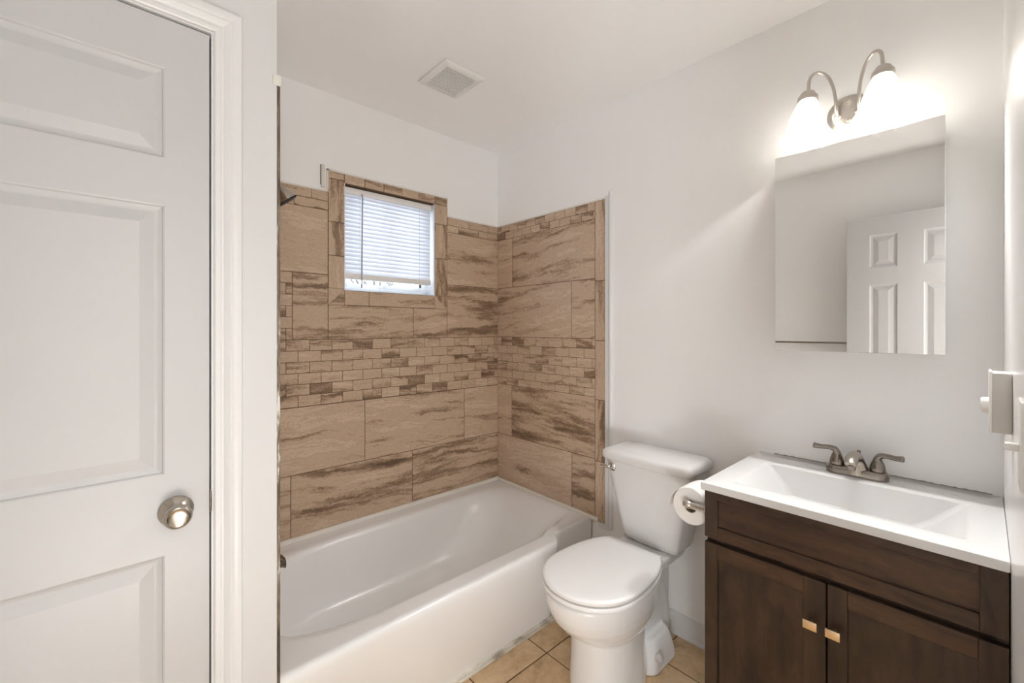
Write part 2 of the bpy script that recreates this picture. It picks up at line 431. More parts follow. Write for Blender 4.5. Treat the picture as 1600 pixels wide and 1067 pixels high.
# white edging round the tile
def bead(bm, p, q, r): tube(bm, [p, q], r, 12)
bm = B()
box(bm, XW - .009, XW, 1.2505, 1.2703, .338, 1.978, .0015)
tube(bm, [(XW - .004, 1.2380, .333), (XW - .004, 1.2380, 1.993)], .0115, 14)
box(bm, XW - .013, XW, 1.2400, 1.3050, .322, .345, .004)
o = struct('trim_1', bm, M['trim'], label='white bead trim down the tile edge beside the toilet')
def chipped():
    m = mat('chipped_tile_edge', (.4, .3, .2), .7); g = N(m); x, y, z = g.sep(g.coord())
    f = g.noise(g.comb(g.math('MULTIPLY', x, 120), g.math('MULTIPLY', y, 120), g.math('MULTIPLY', z, 16)), 1.0, 5, .7)
    f2 = g.noise(g.comb(0.0, 0.0, z), 3.1, 2)
    f = g.math('ADD', g.math('MULTIPLY', f, .6), g.math('MULTIPLY', f2, .4))
    c = g.ramp(f, [(.36, (.05, .036, .025)), (.48, (.16, .12, .085)), (.555, (.28, .24, .19)), (.59, (.66, .63, .57)), (.68, (.72, .70, .65))]); g.link(c, g.b.inputs['Base Color']); return m
bm = B()
box(bm, XS, XS + .0085, 1.2628, 1.2700, .0, 1.965, .001, 2, 1)
box(bm, XS - .010, XS + .0100, YC - .005, 1.2700, 1.9620, 1.9880, .003)
struct('trim_2', bm, [M['caulk'], chipped()], label='white tile edging at the corner of the closet wall')
bm = B(); c_ = .005                                  # painted caulk along the stepped top of the tile
pts = [(XS, TOP), (FR[0], TOP), (FR[0], FR[3]), (FR[1], FR[3]), (FR[1], TOP), (XW - .009, TOP)]
for (a, b), (c, d) in zip(pts, pts[1:]):
    box(bm, min(a, c) - c_, max(a, c) + c_, YB - .0085, YB, min(b, d) - (0 if b == d else 0), max(b, d) + c_ * 1.6, .001)
box(bm, .7030, .7200, YB - .013, YB, 1.985, 2.092, .003)
box(bm, XW - .009, XW, 1.27, YT, TOP, TOP + c_ * 1.6, .001)
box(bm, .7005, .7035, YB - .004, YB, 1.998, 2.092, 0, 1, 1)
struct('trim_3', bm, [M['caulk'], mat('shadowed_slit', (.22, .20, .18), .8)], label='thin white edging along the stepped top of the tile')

# closet door casing, jamb and stop
def casing_prof(s):     # (across, proud) from inner to outer edge
    return [(0, 0), (0, .008), (.003, .0105), (.012, .0105), (.015, .0085), (.019, .0085), (.023, .012), (.032, .0155), (.036, .0145), (.040, .0165), (.050, .0175), (.0555, .0165), (.0575, .013), (.0575, 0)]
def casing(bm, x0, x1, zt, y, sgn=-1, zb=0):
    P = casing_prof(0)
    for side in (0, 1):
        rings = []
        for z in (zb, None):
            rings.append([Vector((x1 + a if side else x0 - a, y + sgn * d, (zt + a) if z is None else z)) for a, d in P])
        loft(bm, rings)
    rings = [[Vector((x0 - a, y + sgn * d, zt + a)) for a, d in P], [Vector((x1 + a, y + sgn * d, zt + a)) for a, d in P]]
    loft(bm, rings)
bm = B(); casing(bm, CX0 - .005, CX1 + .005, 2.0375, YC)
for a in ((CX0 - .014, CX0), (CX1, CX1 + .014)): box(bm, a[0], a[1], YC, YC + .11, 0, 2.034)
box(bm, CX0 - .014, CX1 + .014, YC, YC + .11, 2.034, 2.048)
for a in ((CX0, CX0 + .010), (CX1 - .010, CX1)): box(bm, a[0], a[1], YC + .042, YC + .075, 0, 2.034)
box(bm, CX0, CX1, YC + .042, YC + .075, 2.024, 2.034)
tr4 = struct('trim_4', bm, M['trim'], label='white moulded casing round the closet door')
bm = B(); box(bm, CX1 - .0022, CX1 + .0002, YC + .003, YC + .03, .873, .929, .0008)
tube(bm, [(CX1 - .001, YC - .002, .876), (CX1 - .001, YC - .0065, .885), (CX1 - .001, YC - .0065, .917), (CX1 - .001, YC - .002, .926)], .0016, 8)
sp = obj('strike_plate', bm, M['nickel'], tr4); sp['label'] = 'nickel strike plate'
# doorway casing on the room side and its jamb
bm = B(); casing(bm, DX0, DX1, 2.05, YF, +1)
for a in ((DX0 - .001, DX0 + .012), (DX1 - .012, DX1 + .001)): box(bm, a[0], a[1], YF - .12, YF, 0, 2.05)
box(bm, DX0, DX1, YF - .12, YF, 2.038, 2.05)
struct('trim_5', bm, M['trim'])
# baseboards
def baseboard(name, x0, y0, x1, y1, nx, ny):
    P = [(0, 0), (.012, 0), (.012, .060), (.0105, .066), (.0105, .070), (.008, .076), (.0045, .082), (.004, .090), (0, .090)]
    bm = B(); loft(bm, [[Vector((x + nx * d, y + ny * d, z)) for d, z in P] for x, y in ((x0, y0), (x1, y1))])
    P2 = [(0.012, 0), (.020, 0), (.0185, .008), (.0120, .013)]
    loft(bm, [[Vector((x + nx * d, y + ny * d, z)) for d, z in P2] for x, y in ((x0, y0), (x1, y1))])
    struct(name, bm, M['trim'])
baseboard('baseboard_right', XW, .575, XW, 1.330, -1, 0)
baseboard('baseboard_left', XL, YF, XL, YC, 1, 0)
baseboard('baseboard_closet', .235, YC, XS, YC, 0, -1)

# ---------------------------------------------------------------- panelled doors
def panel(bm, T_, u0, u1, z0, z1, face, s, depth=.0085):
    """moulded panel: sticking slopes in, field slopes back out"""
    offs = [(0, 0), (.003, .0012), (.0055, .0055), (.011, depth - .001), (.0165, depth), (.0185, depth), (.041, .0025), (.0445, .0017)]
    rings = [[T_(u0 + o, face + s * d, z0 + o), T_(u1 - o, face + s * d, z0 + o), T_(u1 - o, face + s * d, z1 - o), T_(u0 + o, face + s * d, z1 - o)] for o, d in offs]
    loft(bm, rings, False, True)
def panel_door(bm, T_, u0, u1, z0, z1, cols, rows, face, thick, s):
    """T_(u, depth, z) maps to the world; panels are cols x rows openings"""
    us = [u0] + [k for c in cols for k in c] + [u1]; zz = [z0] + [k for r in rows for k in r] + [z1]
    vs = {}
    def V(i, j):
        if (i, j) not in vs: vs[i, j] = bm.verts.new(T_(us[i], face, zz[j]))
        return vs[i, j]
    for i in range(len(us) - 1):
        for j in range(len(zz) - 1):
            if i % 2 and j % 2: continue
            bm.faces.new((V(i, j), V(i + 1, j), V(i + 1, j + 1), V(i, j + 1)))
    for c in cols:
        for r in rows: panel(bm, T_, c[0], c[1], r[0], r[1], face, s)
    b = face + s * thick
    q = [T_(u0, face, z0), T_(u1, face, z0), T_(u1, face, z1), T_(u0, face, z1)]; p = [T_(u0, b, z0), T_(u1, b, z0), T_(u1, b, z1), T_(u0, b, z1)]
    loft(bm, [q, p], False, True)
    bmesh.ops.remove_doubles(bm, verts=bm.verts, dist=1e-5)
bm = B()
U0, U1 = -.2970, .1630
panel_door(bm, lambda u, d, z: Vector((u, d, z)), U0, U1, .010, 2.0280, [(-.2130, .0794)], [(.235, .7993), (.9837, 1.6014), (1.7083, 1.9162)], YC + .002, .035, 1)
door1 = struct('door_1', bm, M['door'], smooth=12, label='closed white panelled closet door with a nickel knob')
def knob(parent, loc, axis):
    bm = B(); lathe(bm, [(0, 0), (.0335, 0), (.0340, .003), (.0325, .006), (.0210, .0150), (.0150, .0190), (.0135, .022)], loc, axis); 
    k = obj('knob_rose', bm, M['nickel'], parent)
    bm = B(); lathe(bm, [(.0125, .018), (.0125, .030), (.0150, .034), (.0230, .0380), (.0262, .0430), (.0268, .0480), (.0255, .0530), (.0225, .0560), (.0200, .0570), (.0180, .0560), (.0120, .0545), (0, .0540)], loc, axis)
    k = obj('door_knob', bm, M['nickel'], parent); k['label'] = 'brushed nickel knob'
knob(door1, (.0991, YC + .002, .897), (0, -1, 0))
# the entry door, folded back against the left wall; the mirror shows it
bm = B()
EX = -.196
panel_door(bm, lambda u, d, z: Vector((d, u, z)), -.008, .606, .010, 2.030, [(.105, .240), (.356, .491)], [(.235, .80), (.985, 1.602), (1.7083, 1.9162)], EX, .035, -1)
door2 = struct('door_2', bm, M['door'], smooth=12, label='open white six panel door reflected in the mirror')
knob(door2, (EX, .555, .90), (1, 0, 0))

# ---------------------------------------------------------------- window and blind
bm = B()
wy0, wy1 = YB + .055, YB + .11
fw = .022
for a in ((WX0, WX0 + fw, WZ0, WZ1), (WX1 - fw, WX1, WZ0, WZ1), (WX0 + fw, WX1 - fw, WZ0, WZ0 + fw), (WX0 + fw, WX1 - fw, WZ1 - fw, WZ1)):
    box(bm, a[0], a[1], wy0, wy1, a[2], a[3], .002)
win = struct('window_1', bm, M['vinyl'], label='small white sliding window in the tiled wall')
mid = (WX0 + WX1) / 2 - .015
for nm, x0, x1, y0 in (('sash', WX0 + fw, mid + .025, wy0 + .026), ('sash', mid - .012, WX1 - fw, wy0 + .006)):
    bm = B(); k = .024; z0, z1 = WZ0 + fw, WZ1 - fw
    for a in ((x0, x0 + k, z0, z1), (x1 - k, x1, z0, z1), (x0 + k, x1 - k, z0, z0 + k), (x0 + k, x1 - k, z1 - k, z1)): box(bm, a[0], a[1], y0, y0 + .018, a[2], a[3], .002)
    s_ = obj('sash', bm, M['vinyl'], win)
    bm = B(); box(bm, x1 - k - .006, x1 - k + .0005, y0 + .001, y0 + .017, z0 + k, z1 - k); obj('gasket', bm, M['dark'], s_)
    bm = B(); box(bm, x0 + k, x1 - k - .006, y0 + .007, y0 + .010, z0 + k, z1 - k); obj('pane', bm, M['glass'], s_)
bm = B()                                              # painted reveal
e = .004
box(bm, WX0, WX0 + e, YT, wy0, WZ0, WZ1); box(bm, WX1 - e, WX1, YT, wy0, WZ0, WZ1)
box(bm, WX0 + e, WX1 - e, YT + .004, wy0, WZ0, WZ0 + e); obj('window_reveal', bm, M['vinyl'], win)
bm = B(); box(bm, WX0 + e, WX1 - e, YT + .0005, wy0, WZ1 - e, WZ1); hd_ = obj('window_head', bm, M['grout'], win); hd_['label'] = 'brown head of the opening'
bl = thing('window_blind', 'white slatted mini blind hung inside the small window', 'blind', ((WX0 + WX1) / 2, YT + .025, WZ1 - .01))
bx0, bx1, by = WX0 + .007, WX1 - .016, YT + .024
bm = B(); box(bm, bx0, bx1, by - .014, by + .014, 1.987, 2.0165, .002); obj('headrail', bm, M['plastic'], bl)
bm = B(); z = 1.979; pitch = .0207; n = 0
while z > 1.590:
    ring0, ring1 = [], []
    for k in range(7):
        t = (k / 6 - .5) * .0255; cr = .0018 * (1 - (2 * k / 6 - 1) ** 2); an = R(66)
        p = (by + t * math.cos(an) - cr * math.sin(an), z + t * math.sin(an) + cr * math.cos(an))
        ring0.append(p)
    top = [(a, b + .0006) for a, b in ring0[::-1]]
    P = ring0 + top
    loft(bm, [[Vector((x, a, b)) for a, b in P] for x in (bx0 + .002, bx1 - .002)])
    z -= pitch; n += 1
zb = z
obj('slats', bm, M['blind'], bl, smooth=40)
bm = B(); box(bm, bx0 + .001, bx1 - .001, by - .013, by + .010, zb - .020, zb + .009, .004); obj('bottom_rail', bm, M['plastic'], bl)
for x in (bx0 + .075, bx1 - .075):
    bm = B()
    for dy in (-.0135, .0125): tube(bm, [(x, by + dy, 1.992), (x, by + dy, zb - .01)], .0009, 6)
    obj('ladder_cord', bm, M['blind'], bl)
bm = B(); tube(bm, [(bx0 + .083, by - .022, 1.992), (bx0 + .084, by - .024, 1.97), (bx0 + .082, by - .020, 1.5250)], .0042, 8)
w = obj('tilt_wand', bm, mat('clear_grey_plastic', (.45, .46, .48), .25), bl); w['label'] = 'grey tilt wand'
# outside
bm = B(); box(bm, -12, 14, YB + .6, 30, -.6, -.5); struct('trim_6', bm, M['snow'], label='snowy ground outside the window').name = 'ground_outside'
bm = B(); random.seed(11)
def branch(p, d, L, r, depth):
    q = p + d * L; m_ = (p + q) / 2 + Vector((random.uniform(-1, 1), random.uniform(-1, 1), random.uniform(-1, 1))) * L * .06
    tube(bm, [p, m_, q], [r, r * .85, r * .68], 6)
    if depth == 0: return
    for k in range(3):
        dd = (d + Vector((random.uniform(-1, 1), random.uniform(-.7, .7), random.uniform(-.35, .75))) * .75).normalized()
        branch(p + d * L * random.uniform(.55, 1), dd, L * random.uniform(.6, .85), r * .6, depth - 1)
branch(Vector((3.4, 7.2, -.5)), Vector((0, 0, 1)), 1.7, .05, 4)
tag(obj('bare_tree', bm, M['bark']), 'bare tree in snow seen under the blind through the window', 'tree')

# ---------------------------------------------------------------- bathtub
def superring(x0, x1, y0, y1, z, rx0, rx1, ry, n=14, m=44, yf=None):
    """closed ring: front edge from x0 to x1 first; elliptical corners (left radius rx0, right rx1, both ry)"""
    out = []
    def corner(cx, cy, rx, ryy, a0):
        for k in range(n): 
            a = R(a0 + 90 * k / (n - 1)); out.append(Vector((cx + rx * math.cos(a), cy + ryy * math.sin(a), z)))
    def edge(a, b):
        for k in range(1, m): out.append(Vector((a[0] + (b[0] - a[0]) * k / m, a[1] + (b[1] - a[1]) * k / m, z)))
    corner(x0 + rx0, y0 + ry, rx0, ry, 180); edge((x0 + rx0, y0), (x1 - rx1, y0))
    corner(x1 - rx1, y0 + ry, rx1, ry, 270); edge((x1, y0 + ry), (x1, y1 - ry))
    corner(x1 - rx1, y1 - ry, rx1, ry, 0); edge((x1 - rx1, y1), (x0 + rx0, y1))
    corner(x0 + rx0, y1 - ry, rx0, ry, 90); edge((x0, y1 - ry), (x0, y0 + ry))
    return out
TX0, TX1, TY1 = XS + .0095, XT - .0005, YT - .0005
def yfront(x):      # the skirt stands proud except for the last hand's breadth at the wall
    t = min(max((x - 1.462) / .040, 0), 1); t = t * t * (3 - 2 * t)
    return 1.2860 + .066 * t
RZ = .364
bm = B()
outer = superring(TX0, TX1, 1.30, TY1, RZ, .02, .02, .02)
nfront = 14 + 43 + 14
for p in outer[:nfront]:
    if p.y < 1.335: p.y = yfront(p.x) + (.028 if p.x < 1.47 else .028 - .018 * min((p.x - 1.47) / .03, 1))
spec = [  # x0, x1, y0, y1, z, rx0, rx1, ry
    (.345, 1.752, 1.362, 2.020, RZ + .001, .30, .16, .12),
    (.358, 1.738, 1.374, 2.002, RZ - .001, .36, .18, .125),
    (.368, 1.722, 1.384, 1.990, RZ - .008, .40, .19, .13),
    (.374, 1.685, 1.388, 1.983, RZ - .026, .40, .24, .15),
    (.385, 1.610, 1.398, 1.974, RZ - .090, .38, .28, .17),
    (.400, 1.530, 1.410, 1.962, RZ - .170, .34, .30, .18),
    (.430, 1.450, 1.430, 1.945, RZ - .250, .30, .28, .17),
    (.470, 1.390, 1.460, 1.915, RZ - .285, .27, .26, .17),
    (.540, 1.320, 1.510, 1.860, RZ - .298, .22, .22, .16),
    (.700, 1.200, 1.600, 1.770, RZ - .302, .10, .10, .08)]
rings = [outer] + [superring(*s_) for s_ in spec]
for r_ in rings[1:9]:
    for p in r_[:nfront]:
        if p.y < 1.48: t = min(max((p.x - 1.44) / .09, 0), 1); p.y += .034 * t * t * (3 - 2 * t) * min((1.48 - p.y) / .08, 1)
vs = loft(bm, rings, False, True)
prof = [(.016, .0015), (.006, -.004), (.001, -.013), (0, -.026), (.003, -.060), (.012, -.130), (.026, -.230), (.038, -.310), (.046, -.3635)]
front = vs[0][13 - 4:nfront - 9]
prev = vs[0][:nfront]
for dy, dz in prof:
    cur = [bm.verts.new((v.co.x, yfront(v.co.x) + (dy if v.co.x < 1.5 else dy * .3), RZ + dz)) for v in vs[0][:nfront]]
    for i in range(nfront - 1): bm.faces.new((prev[i], cur[i], cur[i + 1], prev[i + 1]))
    prev = cur
tub = obj('bathtub', bm, M['enamel'], None, smooth=60)
tag(tub, 'white enamelled alcove bathtub below the tiled walls', 'bathtub')
bm = B()
random.seed(5)
pts = []
for k in range(60):
    x = TX0 + .005 + k * (1.755 - TX0) / 59; pts.append((x, (1.3315 if x < 1.49 else 1.341) + random.uniform(-.002, .002), .006))
tube(bm, pts, [random.uniform(.005, .010) for _ in pts], 10)
box(bm, TX0 + .002, 1.50, 1.3085, 1.332, .0, .0060, .0025); box(bm, 1.49, 1.770, 1.320, 1.342, .0, .0060, .0025)
def grimy():
    m = mat('grimy_caulk', (.6, .57, .5), .7); g = N(m); v = g.coord()
    f = g.noise(v, 9, 4, .6); c = g.ramp(f, [(.34, (.30, .26, .20)), (.44, (.52, .47, .39)), (.53, (.68, .63, .54)), (.7, (.74, .71, .65))]); g.link(c, g.b.inputs['Base Color']); return m
M['grimy'] = grimy()
struct('trim_7', bm, M['grimy'], label='grimy caulk line along the foot of the bathtub')
bm = B()
tube(bm, [(TX0, YT - .004, RZ + .006), (TX1, YT - .004, RZ + .006)], .0125, 10)
tube(bm, [(XT - .004, YT, RZ + .006), (XT - .004, 1.3050, RZ - .006)], .0115, 10)
struct('trim_8', bm, M['caulk'], label='white caulk bead where tub meets tile')
# shower head and spout on the closet end wall
sh = thing('shower_head', 'brushed nickel shower head poking out beside the closet wall corner', 'shower head', (XS + .0085, 1.70, 1.86))
bm = B(); lathe(bm, [(0, 0), (.030, 0), (.029, .004), (.016, .010), (.010, .012)], (XS + .0085, 1.70, 1.868), (1, 0, 0)); obj('flange', bm, M['nickel'], sh)
bm = B(); tube(bm, spline([(XS + .010, 1.70, 1.868), (XS + .05, 1.70, 1.868), (XS + .085, 1.70, 1.848), (XS + .108, 1.70, 1.824)]), .0095, 12); obj('shower_arm', bm, M['nickel'], sh)
bm = B(); ax = Vector((.62, -.05, -.78)).normalized()
lathe(bm, [(0, -.012), (.013, -.010), (.016, -.002), (.015, .006), (.020, .014), (.031, .034), (.037, .052), (.0375, .060)], (XS + .104, 1.70, 1.828), ax); obj('spray_head', bm, M['nickel'], sh)
bm = B(); lathe(bm, [(0, .0605), (.034, .0605), (.0375, .058), (.0378, .0600), (.035, .0625), (0, .0630)], (XS + .104, 1.70, 1.828), ax); f_ = obj('spray_face', bm, M['dark'], sh); f_['label'] = 'dark spray face'
bm = B()
pr = [[(XS + .009, .024, .0), (XS + .06, .024, 0), (XS + .100, .022, -.002), (XS + .124, .020, -.010), (XS + .134, .017, -.020)]]
rings = []
for x, r_, dz in pr[0]:
    rings.append([Vector((x, 1.70 + r_ * math.cos(2 * PI * k / 20), .498 + dz + (r_ * math.sin(2 * PI * k / 20) if math.sin(2 * PI * k / 20) > 0 else 1.25 * r_ * math.sin(2 * PI * k / 20)))) for k in range(20)])
loft(bm, rings)
tag(obj('tub_spout', bm, M['nickel_dark']), 'dark nickel tub spout peeping past the closet wall corner', 'tub spout')

# ---------------------------------------------------------------- exhaust fan grille
vt = thing('exhaust_fan', 'square white louvred exhaust fan grille on the ceiling', 'vent', (1.103, 1.608, ZC))
bm = B(); vx0, vx1, vy0, vy1 = .998, 1.208, 1.496, 1.722
rings = [rrect(vx0 + .006, vx1 - .006, vy0 + .006, vy1 - .006, ZC, .004), rrect(vx0 + .006, vx1 - .006, vy0 + .006, vy1 - .006, ZC - .0045, .004), rrect(vx0, vx1, vy0, vy1, ZC - .005, .007), rrect(vx0, vx1, vy0, vy1, ZC - .0075, .007), rrect(vx0 + .006, vx1 - .006, vy0 + .006, vy1 - .006, ZC - .013, .008),
         rrect(vx0 + .026, vx1 - .026, vy0 + .026, vy1 - .026, ZC - .0155, .004), rrect(vx0 + .026, vx1 - .026, vy0 + .026, vy1 - .026, ZC - .004, .004)]
loft(bm, rings, False, False); obj('grille_frame', bm, M['plastic'], vt)
bm = B(); box(bm, vx0 + .0262, vx1 - .0262, vy0 + .0262, vy1 - .0262, ZC - .009, ZC - .004); obj('backing', bm, M['dark'], vt)
bm = B(); nl = 15
for k in range(nl):
    y = vy0 + .026 + (k + .5) * (vy1 - vy0 - .052) / nl
    box(bm, vx0 + .0255, vx1 - .0255, y - .0036, y + .0036, ZC - .0155, ZC - .0125, .0006, 1)
obj('louvres', bm, M['plastic'], vt)

# ---------------------------------------------------------------- toilet
TCY = .961
tl = thing('toilet', 'white two piece toilet with closed lid between tub and vanity', 'toilet', (1.45, TCY, 0))
def egg(xc, b, af, ab, xb, nb=2.35, off=0, n=48, z=0, cy=TCY):
    """outline, front towards -x; straight back at xb"""
    b, af = b - off, af - off; xb = xb - off; dx = xb - xc
    hw = b * (1 - min(dx / ab, 1) ** nb) ** (1 / nb); out = []
    half = []
    for k in range(n + 1):
        a = PI * k / n            # 0 front tip .. pi back
        c, s_ = math.cos(a), math.sin(a)
        if c >= 0: x = xc - af * abs(c) ** .92; y = b * s_
        else:
            x = xc + dx * abs(c) ** (2 / nb) if False else xc + dx * (1 - (1 - abs(c)) ** 1.15)
            y = b * (1 - min((x - xc) / ab, 1) ** nb) ** (1 / nb)
        half.append((x, y))
    pts = half + [(x, -y) for x, y in half[-1:0:-1]]
    return [Vector((x, cy + y, z)) for x, y in pts]
EG = dict(xc=1.290, b=.181, af=.197, ab=.318, xb=1.562)
def eggring(z, off=0, **kw): d = dict(EG); d.update(kw); return egg(z=z, off=off, **d)
# bowl and pedestal, one body
bm = B()
def ell(xc, a, b, z, n=48, p=2.0, cy=TCY):
    return [Vector((xc - a * math.copysign(abs(math.cos(t)) ** (2 / p), math.cos(t)), cy + b * math.copysign(abs(math.sin(t)) ** (2 / p), math.sin(t)), z)) for t in [2 * PI * k / n for k in range(n)]]
loft(bm, [ell(1.372, .160, .128, 0.0005, p=2.2), ell(1.372, .158, .126, .03, p=2.2), ell(1.372, .153, .122, .12, p=2.2), ell(1.372, .154, .121, .212, p=2.2), ell(1.370, .166, .127, .226, p=2.2), ell(1.366, .190, .139, .241, p=2.2),
          ell(1.360, .213, .151, .264, p=2.1), ell(1.353, .234, .163, .297, p=2.1), ell(1.347, .247, .172, .333, p=2.1), ell(1.343, .251, .1755, .360, p=2.1), ell(1.342, .2515, .176, .390, p=2.1), ell(1.342, .242, .168, .3955, p=2.1)])
bw = obj('bowl_blank', bm, M['porcelain'])
bm = B()
loft(bm, [rrect(1.48, 1.755, TCY - .062, TCY + .062, z, .045) for z in (.0005, .15, .30, .40)])                                  # trapway body
loft(bm, [rrect(1.475 + i * .006, 1.690 - i * .006, TCY - .128 + i * .006, TCY + .128 - i * .006, z, .045) for i, z in enumerate((.0005, .04, .07, .092, .106, .112))])  # bolted foot
loft(bm, [rrect(1.49, 1.775, TCY - .118 + o, TCY + .118 - o, z, .03) for z, o in ((.345, .035), (.370, .008), (.385, 0), (.404, 0), (.410, .006))])   # deck under the tank
tr_ = spline([(1.40, TCY, .20), (1.50, TCY, .23), (1.585, TCY, .30), (1.66, TCY, .27), (1.70, TCY, .16), (1.70, TCY, .06)])
tube(bm, tr_, [.080, .078, .070, .066, .066, .068], 20)
me = bpy.data.meshes.new('t'); bm.to_mesh(me); bm.free()
b2 = B(); b2.from_mesh(bw.data); b2.from_mesh(me); bpy.data.objects.remove(bw)
bowl = obj('bowl', b2, M['porcelain'], tl)
rm = bowl.modifiers.new('fuse', 'REMESH'); rm.mode = 'VOXEL'; rm.voxel_size = .005; rm.use_smooth_shade = True
sm = bowl.modifiers.new('soften', 'SMOOTH'); sm.factor = .5; sm.iterations = 9
bm = B(); loft(bm, [eggring(.3975, .016), eggring(.3985, .004), eggring(.4010, 0), eggring(.4105, -.001), eggring(.4140, .001), eggring(.4150, .005), eggring(.4150, .03)]); obj('seat', bm, M['seat'], tl, 40)
bm = B(); loft(bm, [eggring(.4190, .030), eggring(.4190, .006), eggring(.4202, .002), eggring(.4235, .000), eggring(.4310, .000), eggring(.4355, .004), eggring(.4378, .012), eggring(.4390, .05), eggring(.4398, .10)]); obj('seat_lid', bm, M['seat'], tl, 40)
for s_ in (-1, 1):
    bm = B(); tube(bm, [(1.571, TCY + s_ * .062, .418), (1.571, TCY + s_ * .098, .418)], .0105, 14); box(bm, 1.560, 1.600, TCY + s_ * .08 - .016, TCY + s_ * .08 + .016, .4085, .414, .002)
    obj('seat_hinge', bm, M['seat'], tl)
TKY = .941
def tankring(x0, x1, hw, z, bow, r=.03, n=6):
    ring = rrect(x0, x1, TKY - hw, TKY + hw, z, r, n)
    for p in ring:
        if p.x < (x0 + x1) / 2: p.x -= bow * (1 - ((p.y - TKY) / hw) ** 2)
    # extra points along the front for a real curve
    return ring
def tankring2(x0, x1, hw, z, bow, r=.03):
    out = []
    n = 18
    for k in range(n + 1):                       # front from +y to -y
        t = -1 + 2 * k / n; y = TKY - t * (hw - r); out.append(Vector((x0 - bow * (1 - (t * (hw - r) / hw) ** 2), y, z)))
    for cx, cy, a0 in ((x0 + r, TKY - hw + r, 180), (x1 - r, TKY - hw + r, 270)):
        for k in range(1 if a0 == 180 else 0, 7): a = R(a0 + 90 * k / 6); out.append(Vector((cx + r * math.cos(a), cy + r * math.sin(a), z)))
    for cx, cy, a0 in ((x1 - r, TKY + hw - r, 0), (x0 + r, TKY + hw - r, 90)):
        for k in range(0, 7 if a0 == 0 else 6): a = R(a0 + 90 * k / 6); out.append(Vector((cx + r * math.cos(a), cy + r * math.sin(a), z)))
    return out
bm = B()
loft(bm, [tankring2(1.650, 1.765, .108, .4105, .004, .02), tankring2(1.630, 1.772, .120, .420, .006, .02), tankring2(1.623, 1.774, .127, .440, .008, .02), tankring2(1.609, 1.776, .155, .58, .012, .022), tankring2(1.599, 1.778, .180, .70, .014, .024), tankring2(1.595, 1.779, .189, .752, .016, .024)])
obj('tank', bm, M['porcelain'], tl, 50)
bm = B()
L_ = lambda o, z: tankring2(1.580 + o, 1.785 - o * .4, .204 - o, z, .020, .018)
loft(bm, [L_(.012, .7530), L_(.003, .7540), L_(0, .7580), L_(0, .776), L_(.002, .784), L_(.006, .790), L_(.014, .7945), L_(.03, .797)])
obj('tank_lid', bm, M['porcelain'], tl, 50)
bm = B(); lathe(bm, [(0, 0), (.021, 0), (.0215, .005), (.017, .011), (.010, .016), (0, .0165)], (1.599, TKY + .152, .722), (-1, 0, 0), 24)
tube(bm, spline([(1.590, TKY + .152, .722), (1.577, TKY + .160, .722), (1.574, TKY + .178, .719), (1.575, TKY + .200, .714)]), [.0065, .006, .0075, .0085], 10)
fl_ = obj('flush_lever', bm, M['chrome'], tl); fl_['label'] = 'chrome flush lever'
bm = B(); lathe(bm, [(0.0170, 0), (.0175, .010), (.0155, .018), (.010, .023), (0, .0245)], (1.528, TCY - .116, .058), (0, -1, .35), 24)
bc = obj('bolt_cap', bm, mat('grey_cap', (.55, .53, .51), .35), tl); bc['label'] = 'grey bolt cap'

# ---------------------------------------------------------------- vanity
VY0, VY1 = YF + .002, .5700
VX = 1.3120; VB = 1.7930
va = thing('vanity_cabinet', 'dark brown two door wooden vanity under the white sink top', 'cabinet', (1.55, .27, 0))
bm = B()
box(bm, VX + .020, VB, VY1 - .016, VY1, 0, .8350, .001)             # left end panel
box(bm, VX + .020, VB, VY0, VY0 + .016, 0, .8350, .001)
box(bm, VX + .020, VX + .038, VY0 + .016, VY1 - .016, .08, .8350)   # face frame
box(bm, VX + .075, VX + .090, VY0 + .016, VY1 - .016, 0, .08)       # toe kick
box(bm, VX + .038, VB, VY0 + .016, VY1 - .016, .08, .095)
obj('carcass', bm, M['wood_v'], va, 25)
def shaker(name, y0, y1, z0, z1, st_l, st_r, rt, rb, mats, parent, rail_m, panel_m):
    bm = B(); t = .0195
    fx0, fx1 = VX, VX + t
    box(bm, fx0, fx1, y1 - st_l, y1, z0, z1, .0012, 1, 0); box(bm, fx0, fx1, y0, y0 + st_r, z0, z1, .0012, 1, 0)
    box(bm, fx0 + .0002, fx1, y0 + st_r, y1 - st_l, z1 - rt, z1, .0012, 1, 1); box(bm, fx0 + .0002, fx1, y0 + st_r, y1 - st_l, z0, z0 + rb, .0012, 1, 1)
    box(bm, fx0 + .0085, fx1 - .002, y0 + st_r, y1 - st_l, z0 + rb, z1 - rt, 0, 1, 2)
    return obj(name, bm, [M['wood_v'], rail_m, panel_m], parent, 25)
shaker('drawer_front', VY0, VY1, .6920, .8350, .0375, .0400, .0270, .0360, None, va, M['wood_h'], M['wood_h'])
d1 = shaker('cabinet_door', .2672, VY1, .0900, .6770, .0370, .0480, .044, .05, None, va, M['wood_h'], M['wood_v'])
d2 = shaker('cabinet_door', VY0, .2636, .0900, .6770, .0400, .0420, .044, .05, None, va, M['wood_h'], M['wood_v'])
for d, y in ((d1, .2960), (d2, .2490)):
    bm = B(); box(bm, VX - .0260, VX - .0200, y - .0150, y + .0150, .5590, .5810, .001); tube(bm, [(VX - .021, y, .57), (VX + .001, y, .57)], .005, 10)
    k = obj('cabinet_knob', bm, M['gold'], d); k['label'] = 'square brushed gold knob'
